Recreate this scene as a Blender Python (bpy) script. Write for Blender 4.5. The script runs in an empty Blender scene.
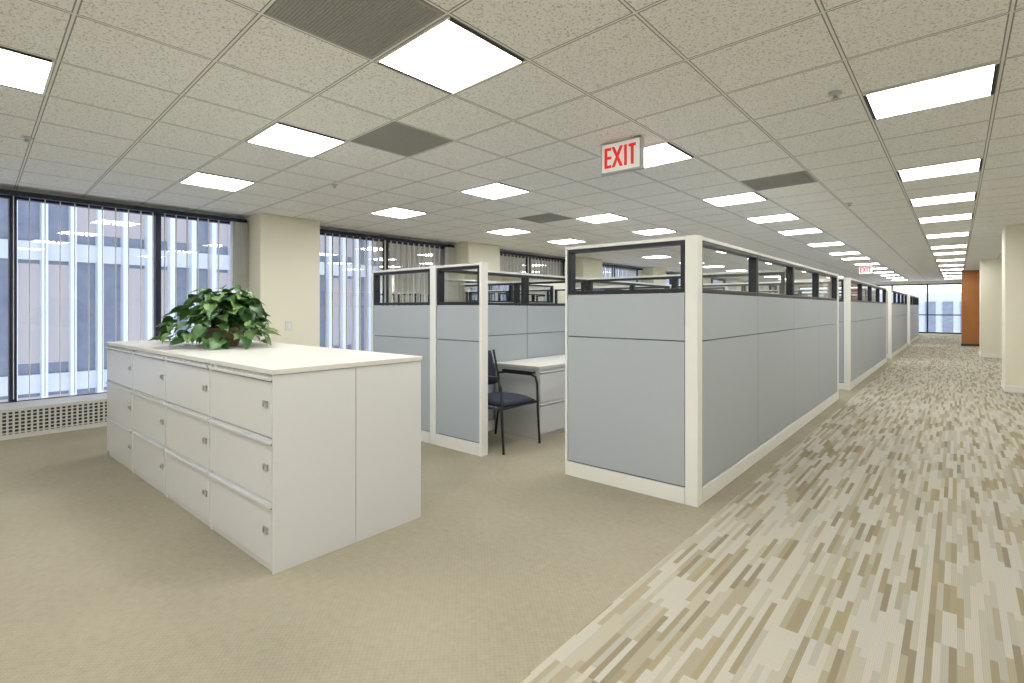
import bpy, bmesh, math, random
from mathutils import Vector, Matrix
random.seed(7)
scene = bpy.context.scene
scene.view_settings.view_transform = 'Standard'
CH = 2.58           # ceiling height
TX, TY = 0.62, 0.565
R0 = 1.93
XO, YO = 0.18, R0-0.2825   # tile grid origin
SH = 0.062
def shy(x): return -SH*(x+3.5)

# ------------------------------------------------------------------ materials
def newmat(name):
    m = bpy.data.materials.new(name); m.use_nodes = True
    nt = m.node_tree
    return m, nt, nt.nodes['Principled BSDF']
def simple(name, col, rough=0.5, metal=0.0, bump=0.0, bscale=200, var=0.04, spec=0.5):
    m, nt, b = newmat(name)
    b.inputs['Roughness'].default_value = rough
    b.inputs['Metallic'].default_value = metal
    b.inputs['Specular IOR Level'].default_value = spec
    tc = nt.nodes.new('ShaderNodeTexCoord')
    n = nt.nodes.new('ShaderNodeTexNoise'); n.inputs['Scale'].default_value = 3 if bump == 0 else bscale
    n.inputs['Detail'].default_value = 3
    nt.links.new(tc.outputs['Object'], n.inputs['Vector'])
    mx = nt.nodes.new('ShaderNodeMix'); mx.data_type = 'RGBA'
    mx.inputs[6].default_value = tuple(c*(1-var) for c in col)+(1,)
    mx.inputs[7].default_value = tuple(min(1, c*(1+var)) for c in col)+(1,)
    nt.links.new(n.outputs['Fac'], mx.inputs[0])
    nt.links.new(mx.outputs[2], b.inputs['Base Color'])
    if bump:
        bp = nt.nodes.new('ShaderNodeBump'); bp.inputs['Strength'].default_value = bump
        bp.inputs['Distance'].default_value = 0.002
        nt.links.new(n.outputs['Fac'], bp.inputs['Height'])
        nt.links.new(bp.outputs['Normal'], b.inputs['Normal'])
    return m
def emis(name, col, s):
    m, nt, b = newmat(name)
    b.inputs['Base Color'].default_value = (*col, 1)
    b.inputs['Emission Color'].default_value = (*col, 1)
    b.inputs['Emission Strength'].default_value = s
    return m
def glassmat(name, tint, refl):
    m = bpy.data.materials.new(name); m.use_nodes = True
    nt = m.node_tree; nt.nodes.clear()
    o = nt.nodes.new('ShaderNodeOutputMaterial'); mx = nt.nodes.new('ShaderNodeMixShader')
    t = nt.nodes.new('ShaderNodeBsdfTransparent'); g = nt.nodes.new('ShaderNodeBsdfGlossy')
    g.inputs['Roughness'].default_value = 0.01
    t.inputs['Color'].default_value = (*tint, 1)
    lw = nt.nodes.new('ShaderNodeLayerWeight'); lw.inputs['Blend'].default_value = refl
    nt.links.new(lw.outputs['Fresnel'], mx.inputs[0])
    nt.links.new(t.outputs[0], mx.inputs[1]); nt.links.new(g.outputs[0], mx.inputs[2])
    nt.links.new(mx.outputs[0], o.inputs[0])
    return m
class N:
    def __init__(s, nt): s.nt = nt
    def m(s, op, a, b=None, c=None):
        n = s.nt.nodes.new('ShaderNodeMath'); n.operation = op
        for i, v in enumerate((a, b, c)):
            if v is None: continue
            if isinstance(v, (int, float)): n.inputs[i].default_value = v
            else: s.nt.links.new(v, n.inputs[i])
        return n.outputs[0]
    def xyz(s):
        t = s.nt.nodes.new('ShaderNodeTexCoord'); p = s.nt.nodes.new('ShaderNodeSeparateXYZ')
        s.nt.links.new(t.outputs['Object'], p.inputs[0]); return p.outputs, t.outputs['Object']
    def noise(s, vec, scale, detail=2, rough=.5):
        n = s.nt.nodes.new('ShaderNodeTexNoise'); n.inputs['Scale'].default_value = scale
        n.inputs['Detail'].default_value = detail; n.inputs['Roughness'].default_value = rough
        s.nt.links.new(vec, n.inputs['Vector']); return n.outputs['Fac']
    def mix(s, f, a, b):
        n = s.nt.nodes.new('ShaderNodeMix'); n.data_type = 'RGBA'
        for i, v in ((0, f), (6, a), (7, b)):
            if isinstance(v, (int, float)): n.inputs[i].default_value = v
            elif isinstance(v, tuple): n.inputs[i].default_value = (*v, 1)
            else: s.nt.links.new(v, n.inputs[i])
        return n.outputs[2]
    def ramp(s, f, stops, const=False):
        n = s.nt.nodes.new('ShaderNodeValToRGB')
        if const: n.color_ramp.interpolation = 'CONSTANT'
        e = n.color_ramp.elements
        while len(e) < len(stops): e.new(0.5)
        for i, (p, c) in enumerate(stops):
            e[i].position = p; e[i].color = (*c, 1)
        s.nt.links.new(f, n.inputs[0]); return n.outputs[0]
    def comb(s, x, y, z=0.0):
        n = s.nt.nodes.new('ShaderNodeCombineXYZ')
        for i, v in enumerate((x, y, z)):
            if isinstance(v, (int, float)): n.inputs[i].default_value = v
            else: s.nt.links.new(v, n.inputs[i])
        return n.outputs[0]
    def bump(s, h, st, dist, b):
        n = s.nt.nodes.new('ShaderNodeBump'); n.inputs['Strength'].default_value = st
        n.inputs['Distance'].default_value = dist
        s.nt.links.new(h, n.inputs['Height']); s.nt.links.new(n.outputs[0], b.inputs['Normal'])

def sr(r, g, b):
    f = lambda c: ((c/255+0.055)/1.055)**2.4 if c > 10 else c/255/12.92
    return (f(r), f(g), f(b))

# ceiling tile
M_ceil, nt, b = newmat('acoustic_ceiling_tile'); q = N(nt)
p, vec = q.xyz()
ysh = q.m('ADD', p[1], q.m('MULTIPLY', q.m('ADD', p[0], 3.5), SH))
def edge(c, o, t):
    u = q.m('FRACT', q.m('DIVIDE', q.m('SUBTRACT', c, o), t))
    return q.m('MULTIPLY', q.m('MINIMUM', u, q.m('SUBTRACT', 1.0, u)), t)
d = q.m('MINIMUM', edge(p[0], XO, TX), edge(ysh, YO, TY))
bar = q.m('LESS_THAN', d, 0.006)
edge_shade = q.m('MULTIPLY', q.m('LESS_THAN', d, 0.0115), q.m('GREATER_THAN', d, 0.006))  # tegular edge shadow, painted as a dark band beside the T-bar
n1 = q.noise(vec, 85, 4, .65)
fis = q.ramp(n1, [(0.0, (.46, .45, .42)), (.39, (.58, .57, .53)), (.45, (.93, .925, .90)), (1.0, (.96, .955, .935))])
c1 = q.mix(bar, fis, (.85, .84, .81))
c2 = q.mix(edge_shade, c1, (.25, .24, .22))
nt.links.new(c2, b.inputs['Base Color']); b.inputs['Roughness'].default_value = .9
q.bump(n1, .2, .003, b)

# beige carpet
M_carpet, nt, b = newmat('beige_loop_carpet'); q = N(nt)
p, vec = q.xyz()
na = q.noise(vec, 220, 3, .7); nb = q.noise(vec, 1.3, 3); nc = q.noise(vec, 28, 2)
w = q.m('MULTIPLY', q.m('SINE', q.m('MULTIPLY', p[0], 260)), q.m('SINE', q.m('MULTIPLY', p[1], 260)))
f = q.m('ADD', q.m('MULTIPLY', na, .5), q.m('ADD', q.m('MULTIPLY', nb, .25), q.m('ADD', q.m('MULTIPLY', nc, .2), q.m('MULTIPLY', w, .04))))
c = q.ramp(f, [(.25, sr(138, 131, 113)), (.5, sr(163, 156, 137)), (.75, sr(180, 174, 156))])
nt.links.new(c, b.inputs['Base Color']); b.inputs['Roughness'].default_value = .95
b.inputs['Specular IOR Level'].default_value = .1
q.bump(na, .5, .004, b)

# striped corridor carpet
M_stripe, nt, b = newmat('striped_plank_carpet'); q = N(nt)
p, vec = q.xyz()
W, L = 0.023, 0.29
col = q.m('FLOOR', q.m('DIVIDE', p[0], W))
wn = nt.nodes.new('ShaderNodeTexWhiteNoise'); wn.noise_dimensions = '1D'
nt.links.new(col, wn.inputs['W'])
off = q.m('DIVIDE', q.m('FLOOR', q.m('MULTIPLY', wn.outputs['Value'], 5)), 5)
yy = q.m('ADD', q.m('DIVIDE', p[1], L), off)
cell = q.m('FLOOR', yy)
w2 = nt.nodes.new('ShaderNodeTexWhiteNoise'); w2.noise_dimensions = '2D'
nt.links.new(q.comb(col, cell), w2.inputs['Vector'])
pal = [(0, sr(200, 196, 182)), (.22, sr(188, 183, 166)), (.42, sr(174, 165, 143)), (.56, sr(198, 195, 186)),
       (.70, sr(160, 149, 124)), (.80, sr(182, 178, 166)), (.89, sr(148, 138, 116)), (.96, sr(168, 158, 126))]
c = q.ramp(w2.outputs['Value'], pal, True)
st = q.m('MULTIPLY', q.m('ADD', q.m('SINE', q.m('MULTIPLY', p[0], 900)), 1), .5)
na = q.noise(vec, 160, 2, .7)
sp = q.m('MULTIPLY', q.m('ADD', q.m('MULTIPLY', st, .4), na), .32)
c = q.mix(sp, c, sr(132, 124, 103))
nt.links.new(c, b.inputs['Base Color']); b.inputs['Roughness'].default_value = .95
b.inputs['Specular IOR Level'].default_value = .1
q.bump(na, .5, .004, b)

M_wall = simple('cream_wall_paint', sr(238, 234, 215), .8, bump=.1, bscale=120, var=.02)
M_trimw = simple('white_trim', sr(238, 238, 233), .5, var=.02)
M_cab = simple('cabinet_enamel', sr(217, 218, 219), .25, var=.01)
M_cabtop = simple('laminate_top', sr(218, 217, 209), .4, var=.015)
M_gap = simple('shadow_gap_dark', (.05, .05, .05), .8)
M_chrome = simple('brushed_nickel', (.55, .55, .55), .3, metal=1)
M_fab = simple('panel_fabric_grey', sr(176, 183, 190), .6, bump=.15, bscale=500, var=.03)
M_core = simple('seam_shade_core', sr(110, 114, 118), .6)  # core grey darkened to put shadow into the panel seams
M_frame = simple('black_frame', (.012, .014, .02), .35)
M_pglass = glassmat('partition_glass', (.93, .95, .96), .30)
M_wglass = glassmat('window_glass', (.86, .89, .94), .42)
M_mull = simple('window_mullion', (.012, .016, .035), .4)
M_conv = simple('convector_metal', sr(205, 204, 198), .5, var=.02)
M_light = emis('light_lens', (1.0, .995, .975), 18.5)
M_vent = simple('grey_diffuser', sr(165, 164, 160), .6, bump=.3, bscale=90, var=.25)
M_blind = simple('vertical_blind_vinyl', sr(232, 231, 224), .6)
M_wood = simple('wood_veneer', sr(170, 108, 52), .4, bump=.0, var=.2)
M_red = emis('exit_red', (.75, .03, .03), .4)
M_exit = emis('exit_face', (.85, .86, .82), .25)
M_navy = simple('navy_upholstery', (.02, .028, .05), .8, bump=.3, bscale=400, var=.2)
M_blk = simple('black_tube', (.015, .015, .018), .35)
M_plastic = simple('white_plastic', sr(225, 223, 215), .4)
M_pot = simple('ceramic_pot', sr(120, 95, 70), .5)
M_soil = simple('potting_soil', (.03, .02, .012), .9)
M_leaf = [simple('leaf_green_%d' % i, c, .38, var=.25) for i, c in enumerate([(.04, .12, .03), (.07, .17, .045), (.16, .28, .09), (.025, .075, .02)])]

# ------------------------------------------------------------------ builder
class B:
    def __init__(s, name): s.name = name; s.bm = bmesh.new(); s.mats = []
    def mi(s, m):
        if m not in s.mats: s.mats.append(m)
        return s.mats.index(m)
    def box(s, x0, x1, y0, y1, z0, z1, m):
        i = s.mi(m)
        x0, x1 = sorted((x0, x1)); y0, y1 = sorted((y0, y1)); z0, z1 = sorted((z0, z1))
        v = [s.bm.verts.new((x, y, z)) for x in (x0, x1) for y in (y0, y1) for z in (z0, z1)]
        for f in ((0, 1, 3, 2), (4, 6, 7, 5), (0, 4, 5, 1), (2, 3, 7, 6), (0, 2, 6, 4), (1, 5, 7, 3)):
            s.bm.faces.new([v[k] for k in f]).material_index = i
    def abox(s, ax, a0, a1, c0, c1, z0, z1, m):   # a along axis, c across
        if ax == 'x': s.box(a0, a1, c0, c1, z0, z1, m)
        else: s.box(c0, c1, a0, a1, z0, z1, m)
    def pane(s, ax, a0, a1, c, z0, z1, m):        # single sheet of glass
        P = [(a0, z0), (a1, z0), (a1, z1), (a0, z1)]
        v = [s.bm.verts.new((a, c, z) if ax == 'x' else (c, a, z)) for a, z in P]
        s.bm.faces.new(v).material_index = s.mi(m)
    def tube(s, pts, r, m, n=10, closed=False):
        i = s.mi(m); pts = [Vector(p) for p in pts]; rings = []
        for k, p in enumerate(pts):
            a = pts[max(k-1, 0)]; c = pts[min(k+1, len(pts)-1)]
            t = (c-a).normalized()
            up = Vector((0, 0, 1)) if abs(t.z) < .9 else Vector((1, 0, 0))
            u = t.cross(up).normalized(); w = t.cross(u)
            rings.append([s.bm.verts.new(p+r*(math.cos(2*math.pi*j/n)*u+math.sin(2*math.pi*j/n)*w)) for j in range(n)])
        for k in range(len(rings)-1):
            for j in range(n):
                f = s.bm.faces.new((rings[k][j], rings[k][(j+1) % n], rings[k+1][(j+1) % n], rings[k+1][j]))
                f.material_index = i; f.smooth = True
        for rg in (rings[0], rings[-1]):
            s.bm.faces.new(rg).material_index = i
    def lathe(s, cx, cy, prof, m, n=28):
        i = s.mi(m); rings = []
        for r, z in prof:
            rings.append([s.bm.verts.new((cx+r*math.cos(2*math.pi*j/n), cy+r*math.sin(2*math.pi*j/n), z)) for j in range(n)])
        for k in range(len(rings)-1):
            for j in range(n):
                f = s.bm.faces.new((rings[k][j], rings[k][(j+1) % n], rings[k+1][(j+1) % n], rings[k+1][j]))
                f.material_index = i; f.smooth = True
        s.bm.faces.new(rings[0]).material_index = i; s.bm.faces.new(rings[-1]).material_index = i
    def shear(s):
        for v in s.bm.verts: v.co.y += shy(v.co.x)
    def done(s, bevel=0, subsurf=0):
        bmesh.ops.recalc_face_normals(s.bm, faces=s.bm.faces)
        me = bpy.data.meshes.new(s.name); s.bm.to_mesh(me); s.bm.free()
        for m in s.mats: me.materials.append(m)
        o = bpy.data.objects.new(s.name, me); scene.collection.objects.link(o)
        if bevel:
            md = o.modifiers.new('bevel', 'BEVEL'); md.width = bevel; md.segments = 2
            md.limit_method = 'ANGLE'; md.angle_limit = math.radians(50)
        return o

XW, XE, YS, YN = -7.65, 2.3, -4.0, 31.5
# ------------------------------------------------------------------ room shell
o = B('floor'); o.box(XW-.3, -1.155, YS, YN, -.1, 0, M_carpet); o.box(-1.155, XE, YS, YN, -.1, 0, M_stripe); o.done()
o = B('ceiling'); o.box(XW-.3, XE, YS, YN, CH, CH+.1, M_ceil); o.done()
o = B('wall_right'); o.box(XE, XE+.15, YS, YN, -.1, CH+.1, M_wall); o.done()
o = B('wall_back'); o.box(XW-.3, XE+.15, YS-.15, YS, -.1, CH+.1, M_wall); o.done()
o = B('wall_far')
o.box(XW-.3, -6.5, YN, YN+.2, -.1, CH+.1, M_wall); o.box(.3, XE+.15, YN, YN+.2, -.1, CH+.1, M_wall)
o.box(-6.5, .3, YN, YN+.2, -.1, .1, M_wall); o.box(-6.5, .3, YN, YN+.2, 2.45, CH+.1, M_wall); o.done()
o = B('wall_left')
o.box(XW-.3, XW-.05, YS, YN, -.1, .22, M_wall); o.box(XW-.3, XW-.05, YS, YN, CH-.06, CH+.1, M_wall); o.done()
cols = []
for y0, y1 in ((-1.0, -.2), (3.12, 3.98), (7.05, 7.95), (11.1, 12.0), (15.1, 16.0), (19.1, 20.0), (23.1, 24.0), (27.1, 28.0)):
    c = B('column'); c.box(XW-.3, -7.13, y0, y1, 0, CH, M_wall); c.box(XW-.3, -7.118, y0-.012, y1+.012, 0, .1, M_trimw)
    c.done(.004); cols.append((y0, y1))
wi = 1
bounds = [YS]+[v for c in cols for v in c]+[YN]
def blinds(y0, y1, pitch, wdt, x=XW+.09):
    v = B('vertical_blind'); v.box(XW+.08, XW+.15, y0, y1, CH-.1, CH-.05, M_mull)
    n = int((y1-y0)/pitch)
    for i in range(n):
        yy = y0+.02+pitch*i
        v.box(x, x+wdt, yy, yy+.004, .34, CH-.1, M_blind)
    v.done()
for k in range(0, len(bounds), 2):
    a, e = bounds[k], bounds[k+1]
    w = B('window_%d' % wi); wi += 1
    n = max(1, round((e-a)/1.32))
    if k == 2: ms = [a, .75, 2.07, e]
    else: ms = [a+(e-a)*i/n for i in range(n+1)]
    for i, mm in enumerate(ms):
        t = .03
        lo, hi = (mm, mm+2*t) if i == 0 else ((mm-2*t, mm) if i == len(ms)-1 else (mm-t, mm+t))
        w.box(XW-.05, XW+.05, lo, hi, .22, CH-.06, M_mull)
    w.box(XW-.04, XW+.04, a, e, .22, .30, M_mull); w.box(XW-.04, XW+.04, a, e, CH-.12, CH-.06, M_mull)
    w.pane('y', a, e, XW, .30, CH-.12, M_wglass)
    w.done()
    h = B('baseboard_convector')
    X1 = -7.12
    h.box(XW-.05, X1-.02, a, e, .04, .28, M_conv)
    h.box(XW-.05, X1, a, e, .27, .30, M_conv); h.box(XW-.05, X1, a, e, 0, .04, M_conv)
    nb = int((e-a)/.045)
    for i in range(6): h.box(X1-.02, X1-.004, a, e, .055+i*.036, .065+i*.036, M_conv)
    h.box(X1-.0195, X1-.018, a+.01, e-.01, .045, .265, M_gap)
    for i in range(nb): h.box(X1-.018, X1-.006, a+i*.045, a+i*.045+.016, .04, .27, M_conv)
    h.done()
    if k < 10:
        blinds(a+.05, e-.25, .125, .035)
        blinds(e-.24, e-.02, .022, .09)

# far window
w = B('window_%d' % wi)
for i in range(6):
    xx = -6.5+i*1.36; w.box(xx-.03, xx+.03, YN+.02, YN+.12, .1, 2.45, M_mull)
w.box(-6.5, .3, YN+.02, YN+.12, .1, .16, M_mull); w.box(-6.5, .3, YN+.02, YN+.12, 2.39, 2.45, M_mull)
w.box(-6.5, .3, YN+.02, YN+.12, .95, 1.0, M_mull)
w.pane('x', -6.5, .3, YN+.065, .16, 2.39, M_pglass); w.done()

for (x0, y0, y1) in ((.57, 11.1, 11.9), (.48, 18.5, 19.6)):
    c = B('column'); c.box(x0, XE, y0, y1, 0, CH, M_wall); c.box(x0-.012, XE, y0-.012, y1+.012, 0, .1, M_trimw); c.done(.004)
c = B('wood_panel_wall'); c.box(.12, XE, 23.6, 24.0, 0, CH, M_wood); c.box(.11, XE, 23.59, 24.01, 0, .08, M_gap); c.done()

# ------------------------------------------------------------------ ceiling lights
def light(cx, cy):
    l = B('ceiling_light'); hx, hy = TX/2-.012, TY/2-.012
    z0, z1 = CH-.008, CH+.002
    l.box(cx-hx, cx+hx, cy-hy, cy-hy+.012, z0, z1, M_trimw); l.box(cx-hx, cx+hx, cy+hy-.012, cy+hy, z0, z1, M_trimw)
    l.box(cx-hx, cx-hx+.018, cy-hy+.012, cy+hy-.012, z0, z1, M_gap); l.box(cx+hx-.018, cx+hx, cy-hy+.012, cy+hy-.012, z0, z1, M_gap)
    l.box(cx-hx+.018, cx+hx-.018, cy-hy+.012, cy+hy-.012, z0+.002, z1, M_light)
    l.shear(); l.done()
rows = [-11, -7, -3, 0, 4, 8, 11, 14, 18, 22, 25, 29, 33, 37, 41, 45, 49]
for cx in (-.13, -1.99, -3.85, -5.71):
    for r in rows:
        cy = R0+r*TY
        if cy < YS+.5 or cy > YN-.5: continue
        if r == -3 and cx < -5: continue
        light(cx, cy)
light(1.73, R0-7*TY)
def vent(cx, cy):
    v = B('air_vent'); hx, hy = TX/2-.012, TY/2-.012
    v.box(cx-hx, cx+hx, cy-hy, cy+hy, CH-.004, CH+.002, M_vent)
    for i in range(34):
        t = cy-hy+.02+i*(2*hy-.04)/33
        v.box(cx-hx+.02, cx+hx-.02, t-.003, t+.003, CH-.007, CH-.004, M_vent)
    v.shear(); v.done()
for i, j in ((-2.0, R0-TY), (-3.23, R0+TY), (-4.47, R0+7*TY), (-1.37, R0+7*TY)):
    ii = XO+(math.floor((i-XO)/TX)+.5)*TX
    vent(ii, j)
for cx, cy in ((-.55, 3.6), (-5.3, .6), (-4.9, 2.9), (-1.0, 7.5)):
    s = B('sprinkler_head'); s.lathe(cx, cy, [(.035, CH), (.035, CH-.008), (.014, CH-.012), (.012, CH-.03), (.022, CH-.034), (.022, CH-.037)], M_chrome, 16); s.done()

# ------------------------------------------------------------------ exit signs
def exitsign(cx, cy):
    e = B('exit_sign'); w, h, t = .34, .235, .05; z1 = CH-.012; z0 = z1-h
    e.box(cx-.09, cx+.09, cy-.045, cy+.045, z1, CH, M_plastic)
    e.box(cx-w/2, cx+w/2, cy-t/2, cy+t/2, z0, z1, M_chrome)
    for sg in (-1, 1):
        f = cy+sg*t/2
        e.box(cx-w/2+.012, cx+w/2-.012, f, f+sg*.004, z0+.012, z1-.012, M_exit)
        y0, y1 = f+sg*.004, f+sg*.008
        bz, tz = z0+.04, z1-.04; s = .022; lw = .058; g = .016
        x = cx-.134
        def L(a, b_, c_, d_):
            if sg < 0: e.box(a, b_, y0, y1, c_, d_, M_red)
            else: e.box(2*cx-a, 2*cx-b_, y0, y1, c_, d_, M_red)
        L(x, x+s, bz, tz)
        for zz in (bz, (bz+tz)/2-s/2, tz-s): L(x, x+lw, zz, zz+s)
        x += lw+g
        i = e.mi(M_red)
        for a, b_ in ((x, x+lw+.012), (x+lw+.012, x)):   # X strokes
            P = [(a-s*.55, bz), (a+s*.55, bz), (b_+s*.55, tz), (b_-s*.55, tz)]
            if sg > 0: P = [(2*cx-u, v) for u, v in P]
            vs = [[e.bm.verts.new((u, yy, v)) for u, v in P] for yy in (y0, y1)]
            e.bm.faces.new(vs[0]).material_index = i; e.bm.faces.new(vs[1]).material_index = i
            for k in range(4):
                e.bm.faces.new((vs[0][k], vs[0][(k+1) % 4], vs[1][(k+1) % 4], vs[1][k])).material_index = i
        x += lw+g+.020
        L(x, x+s, bz, tz); x += s+g
        L(x, x+lw, tz-s, tz); L(x+lw/2-s/2, x+lw/2+s/2, bz, tz)
    e.done()
exitsign(-1.935, 3.55); exitsign(-2.1, 18.9)

# ------------------------------------------------------------------ filing cabinet island
X0, X1, Y0, Y1, HC = -5.72, -2.53, 1.165, 2.09, 1.0
f = B('lateral_filing_cabinet_island')
ym = (Y0+Y1)/2
f.box(X0+.03, X1-.03, Y0+.06, Y1-.06, .0, HC-.03, M_gap)
f.box(X0+.004, X1-.004, Y0+.03, Y1-.03, .05, HC-.03, M_gap)
for (a, e) in ((Y0+.002, ym-.0015), (ym+.0015, Y1-.002)):
    f.box(X1-.012, X1, a, e, 0, HC-.028, M_cab); f.box(X0, X0+.012, a, e, 0, HC-.028, M_cab)
f.box(X0-.006, X1+.006, Y0-.004, Y1+.004, HC-.026, HC, M_cabtop)
uw = (X1-X0)/4
for side in (0, 1):
    yf = Y0 if side == 0 else Y1; sg = 1 if side == 0 else -1
    f.box(X0+.012, X1-.012, yf+sg*.012, yf+sg*.05, 0, .035, M_cab)
    for u in range(4):
        a = X0+u*uw; e = a+uw
        f.box(a+.0015, a+.012, yf+sg*.004, yf+sg*.05, .0, HC-.028, M_cab); f.box(e-.012, e-.0015, yf+sg*.004, yf+sg*.05, 0, HC-.028, M_cab)
        dh = (HC-.028-.035)/3
        for r in range(3):
            z0 = .035+r*dh; z1 = z0+dh
            f.box(a+.016, e-.016, yf+sg*.002, yf+sg*.04, z0+.004, z1-.036, M_cab)
            f.box(a+.016, e-.016, yf-sg*.012, yf+sg*.012, z1-.028, z1-.012, M_cab)
            f.box(a+.016, e-.016, yf+sg*.010, yf+sg*.04, z1-.028, z1-.004, M_cab)
            xx = e-.075 if side == 0 else a+.075
            f.box(xx-.026, xx+.026, yf-sg*.004, yf+sg*.004, z0+.168, z0+.18, M_chrome)
            f.box(xx-.026, xx-.021, yf-sg*.006, yf+sg*.004, z0+.148, z0+.18, M_chrome)
            f.box(xx+.021, xx+.026, yf-sg*.006, yf+sg*.004, z0+.148, z0+.18, M_chrome)
            f.box(xx-.026, xx+.026, yf-sg*.006, yf-sg*.002, z0+.145, z0+.151, M_chrome)
f.done(.003)

# ------------------------------------------------------------------ cubicles
T = .035
def panel(o, ax, a0, a1, c, H, glass=True, base=True):
    o.abox(ax, a0, a1, c-T-.008, c+T+.008, 0, .105, M_trimw)
    gz = H-.375
    o.abox(ax, a0, a1, c-T+.012, c+T-.012, .105, gz, M_core)
    o.abox(ax, a0+.004, a1-.004, c-T, c+T, .115, H-.70, M_fab)
    o.abox(ax, a0+.004, a1-.004, c-T, c+T, H-.692, gz, M_fab)
    fw = .028
    t = T-.002
    o.abox(ax, a0+.004, a1-.004, c-t, c+t, gz+.004, gz+.004+fw, M_frame)
    o.abox(ax, a0+.004, a1-.004, c-t, c+t, H-.022-fw, H-.022, M_frame)
    o.abox(ax, a0+.004, a0+.004+fw, c-t, c+t, gz+.004+fw, H-.022-fw, M_frame)
    o.abox(ax, a1-.004-fw, a1-.004, c-t, c+t, gz+.004+fw, H-.022-fw, M_frame)
    o.pane(ax, a0+.03, a1-.03, c, gz+.03, H-.05, M_pglass)
    o.abox(ax, a0, a1, c-T-.003, c+T+.003, H-.022, H, M_trimw)
def post(o, x, y, H, r=.042):
    o.box(x-r, x+r, y-r, y+r, 0, H+.004, M_trimw)
def run(o, ax, a0, a1, c, H, n):
    for i in range(n):
        s = (a1-a0)/n; panel(o, ax, a0+i*s, a0+(i+1)*s, c, H)
XS, XC = -3.80, -1.325
def block(y0, y1, n, HA=1.775, HB=1.70):
    o = B('office_cubicle')
    run(o, 'y', y0+.045, y1, XC, HA, n)
    post(o, XC, y0, HA); post(o, XC, y1+.045, HA)
    panel(o, 'x', -2.31, XC-.045, y0, HA); o.box(-2.328, -2.31, y0-.04, y0+.04, 0, HA+.004, M_trimw)
    ys = y0-.08
    run(o, 'y', ys+.045, y1, XS, HB, n)
    post(o, XS, ys, HB); post(o, XS, y1+.045, HB)
    panel(o, 'x', XS+.045, -3.185, ys, HB); o.box(-3.185, -3.155, ys-.04, ys+.04, 0, HB+.004, M_trimw)
    panel(o, 'x', -4.78, XS-.045, ys, HB); o.box(-4.80, -4.78, ys-.04, ys+.04, 0, HB+.004, M_trimw)
    ymid = (y0+y1)/2
    for yy in (ymid, y1+.045):
        run(o, 'x', XS+.045, XC-.045, yy, HB, 2)
        panel(o, 'x', -4.78, XS-.045, yy, HB)
    o.done(.002)
    for a in (y0+.5, ymid+.12):
        e = (ymid-.1) if a < ymid else y1-.1
        d = B('desk'); d.box(XC-.72, XC-.05, a, e, .70, .73, M_cabtop)
        d.box(XC-.70, XC-.06, a+.02, a+.05, 0, .70, M_cab); d.box(XC-.70, XC-.06, e-.05, e-.02, 0, .70, M_cab)
        d.box(XC-.12, XC-.10, a+.05, e-.05, .3, .70, M_cab)
        d.done(.003)
block(3.40, 8.60, 4); block(9.75, 15.3, 4); block(16.6, 22.2, 4); block(23.6, 29.2, 4)

def credenza(x0, x1, y0, y1, H=.72):
    c = B('credenza'); c.box(x0+.01, x1-.012, y0+.01, y1-.01, .0, H-.03, M_cab)
    c.box(x0-.005, x1+.01, y0-.005, y1, H-.03, H, M_cabtop)
    n = max(1, round((y1-y0)/.85)); w = (y1-y0-.02)/n
    for i in range(n):
        a = y0+.01+i*w
        for r in range(2):
            z = .04+r*.32
            c.box(x1-.012, x1+.004, a+.006, a+w-.006, z, z+.28, M_cab)
            c.box(x1-.012, x1+.012, a+.006, a+w-.006, z+.288, z+.304, M_cab)
            c.box(x1+.003, x1+.012, a+w-.15, a+w-.09, z+.14, z+.16, M_chrome)
    c.done(.003)
credenza(-3.74, -3.14, 4.08, 5.85)

# ------------------------------------------------------------------ guest chair (faces +X)
def chair(cx, cy):
    c = B('guest_chair'); xf, xb = cx+.25, cx-.24; hw = .26
    for s in (-1, 1):
        y = cy+s*hw
        c.tube([(xf+.02, y, .005), (xf, y, .30), (xf-.01, y, .58), (xf-.03, y, .635), (xf-.08, y, .655), (xb+.08, y, .655), (xb-.02, y, .64)], .012, M_blk)
        c.tube([(xb-.06, y, .005), (xb-.02, y, .30), (xb, y, .45), (xb-.03, y, .64), (xb-.09, y, .87)], .012, M_blk)
        c.tube([(xf-.005, y, .40), (xb, y, .39)], .011, M_blk)
        c.box(xb+.05, xf-.05, y-.025, y+.025, .66, .685, M_blk)
    c.tube([(xf-.01, cy-hw, .40), (xf-.01, cy+hw, .40)], .011, M_blk)
    c.tube([(xb, cy-hw, .39), (xb, cy+hw, .39)], .011, M_blk)
    def cushion(fn, nu=12, nv=12, mat=M_navy):
        i = c.mi(mat); g = []
        for side in (1, -1):
            gg = [[c.bm.verts.new(fn(u/nu*2-1, v/nv*2-1, side)) for v in range(nv+1)] for u in range(nu+1)]
            g.append(gg)
            for u in range(nu):
                for v in range(nv):
                    ff = c.bm.faces.new((gg[u][v], gg[u+1][v], gg[u+1][v+1], gg[u][v+1])); ff.material_index = i; ff.smooth = True
        bmesh.ops.remove_doubles(c.bm, verts=[v for gg in g for r in gg for v in r], dist=.0005)
    def pf(u, v): return (max(0, 1-abs(u)**5)*max(0, 1-abs(v)**5))**.5
    def sq(u, v):
        return u*math.sqrt(1-.12*v*v), v*math.sqrt(1-.12*u*u)
    def seat(u, v, s):
        t = pf(u, v); a, e = sq(u, v)
        return (cx+.01+a*.25, cy+e*.24, .435+s*.035*t-.012*max(0, u)**2)
    def back(u, v, s):
        t = pf(u, v); a, e = sq(u, v)
        z = .70+a*.175
        return (xb-.035-(z-.62)*.22-.03*(1-v*v)+s*.022*t, cy+e*.235, z)
    cushion(seat); cushion(back)
    c.done()
chair(-3.31, 3.70)

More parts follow.
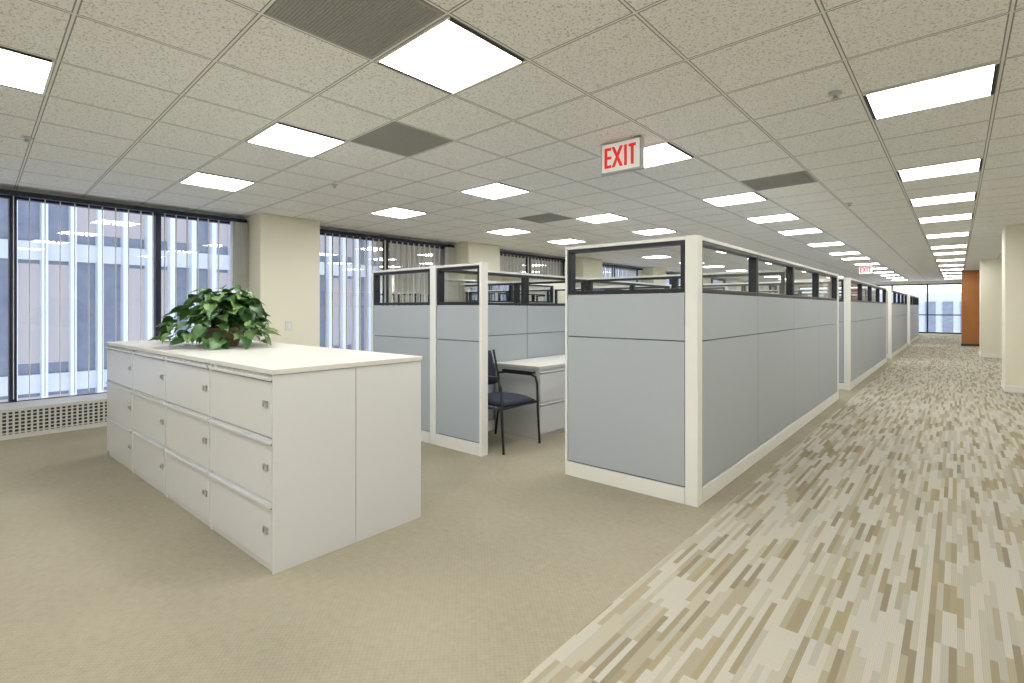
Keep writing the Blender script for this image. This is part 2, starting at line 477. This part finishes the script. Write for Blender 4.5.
# ------------------------------------------------------------------ pothos plant
def plant(px, py, pz):
    p = B('potted_pothos')
    p.lathe(px, py, [(.10, pz), (.105, pz+.01), (.135, pz+.13), (.145, pz+.135), (.145, pz+.15), (.13, pz+.15), (.125, pz+.13)], M_pot)
    p.lathe(px, py, [(.126, pz+.128), (.01, pz+.135)], M_soil)
    def leaf(pos, yaw, pitch, roll, L, mat):
        i = p.mi(mat)
        half = [(0, 0), (-.10, .16), (-.02, .36), (.18, .46), (.42, .42), (.68, .26), (.88, .10)]
        Mx = Matrix.Translation(pos) @ Matrix.Rotation(yaw, 4, 'Z') @ Matrix.Rotation(pitch, 4, 'Y') @ Matrix.Rotation(roll, 4, 'X')
        def P(x, y):
            return Mx @ Vector((x*L, y*L, (abs(y)*.28-.28*x*x)*L))
        mid = [p.bm.verts.new(P(x, 0)) for x in (0, .2, .45, .7, 1.05)]
        for s in (1, -1):
            e = [p.bm.verts.new(P(x, s*y)) for x, y in half[1:]]
            fs = [(mid[0], e[0], e[1]), (mid[0], e[1], e[2], mid[1]), (mid[1], e[2], e[3], mid[2]), (mid[2], e[3], e[4], mid[3]), (mid[3], e[4], e[5], mid[4])]
            for ff in fs:
                k = p.bm.faces.new(ff if s > 0 else ff[::-1]); k.material_index = i; k.smooth = True
    top = Vector((px, py, pz+.14))
    for k in range(400):
        a = random.uniform(0, 2*math.pi); t = random.random()**.6
        el = random.uniform(0, 1)
        R = .45*t*math.cos(el*1.2)*(1.0+.18*math.sin(3*a+1)+.1*math.sin(7*a))
        x = px+R*math.cos(a)*1.0; y = py+R*math.sin(a)*.85
        z = pz+.06+.35*math.sin(el*1.45)*(1-.45*(R/.44)**2)+random.uniform(-.03, .05)+.03*math.sin(5*a)
        z = max(z, pz+.05)
        if math.hypot(x-px, y-py) < .17 and z < pz+.2: z = pz+.22
        y = max(1.0, y)
        pos = Vector((x, y, z))
        leaf(pos, a+random.uniform(-.9, .9), random.uniform(-.2, .9)*(1 if el < .8 else .5), random.uniform(-.6, .6), random.uniform(.06, .12),
             M_leaf[random.choice([0, 0, 1, 1, 2, 2, 2, 3])])
        if k % 4 == 0:
            m = (top+pos)/2+Vector((0, 0, .06))
            p.tube([top, m, pos], .003, M_leaf[1], 5)
    vine = [(px-.3, py-.05, pz+.10), (px-.45, py-.1, pz+.04), (px-.6, py-.14, pz+.012), (px-.8, py-.2, pz+.012)]
    p.tube(vine, .004, M_leaf[1], 6)
    for k in range(9):
        t = k/8; leaf(Vector((px-.38-.45*t, py-.08-.12*t+random.uniform(-.03, .03), pz+.05)), math.pi+random.uniform(-1.2, 1.2), random.uniform(.05, .3), random.uniform(-.3, .3), .09, M_leaf[random.choice([1, 2])])
    for v in p.bm.verts: v.co.z = max(v.co.z, pz+.001)
    p.done()
plant(-4.40, 1.64, 1.001)

s = B('wall_switch_plate'); s.box(-7.13, -7.12, 3.46, 3.56, .98, 1.12, M_plastic); s.box(-7.12, -7.115, 3.495, 3.525, 1.02, 1.08, M_trimw); s.done(.002)

# ------------------------------------------------------------------ exterior building
M_fac = simple('facade_glass_blue', (.22, .25, .32), .25, var=.3)
M_fin = simple('facade_fin', sr(208, 212, 222), .6, var=.1)
M_reflpatch = emis('reflection_patch_glow', (.32, .30, .31), .75)  # glowing patches on the facade stand in for reflections in the window glass
e = B('neighbouring_building')
XB = -19
e.box(XB-6, XB, -30, 60, -25, 25, M_fac)
for i in range(150):
    yy = -30+i*.6; e.box(XB, XB+.35, yy, yy+.13, -25, 25, M_fin)
for k in range(-6, 7):
    e.box(XB, XB+.12, -30, 60, k*3.6+2.6, k*3.6+3.1, M_fin)
for i in range(150):
    for k in range(-3, 3):
        if random.random() < .45: e.box(XB, XB+.03, -30+i*.6+.13, -30+i*.6+.60, k*3.6-.2, k*3.6+2.5, M_reflpatch)
e.done()
e = B('distant_building'); e.box(-30, 12, 75, 85, -25, 3, M_fin)
for i in range(28):
    e.box(-30+i*1.5+.3, -30+i*1.5+1.2, 74.8, 75, -25, 2, M_fac)
e.done()

# ------------------------------------------------------------------ world / camera
w = bpy.data.worlds.new('sky'); scene.world = w; w.use_nodes = True
bg = w.node_tree.nodes['Background']; bg.inputs[0].default_value = (.82, .89, 1.0, 1); bg.inputs[1].default_value = 2.3

cd = bpy.data.cameras.new('camera'); cam = bpy.data.objects.new('camera', cd); scene.collection.objects.link(cam)
cd.sensor_width = 36; cd.lens = 36*520/1024; cd.shift_y = -33.5/1024; cd.clip_start = .05; cd.clip_end = 300
cam.location = (0, 0, 1.3); cam.rotation_euler = (math.radians(90), 0, math.radians(40.55))
scene.camera = cam
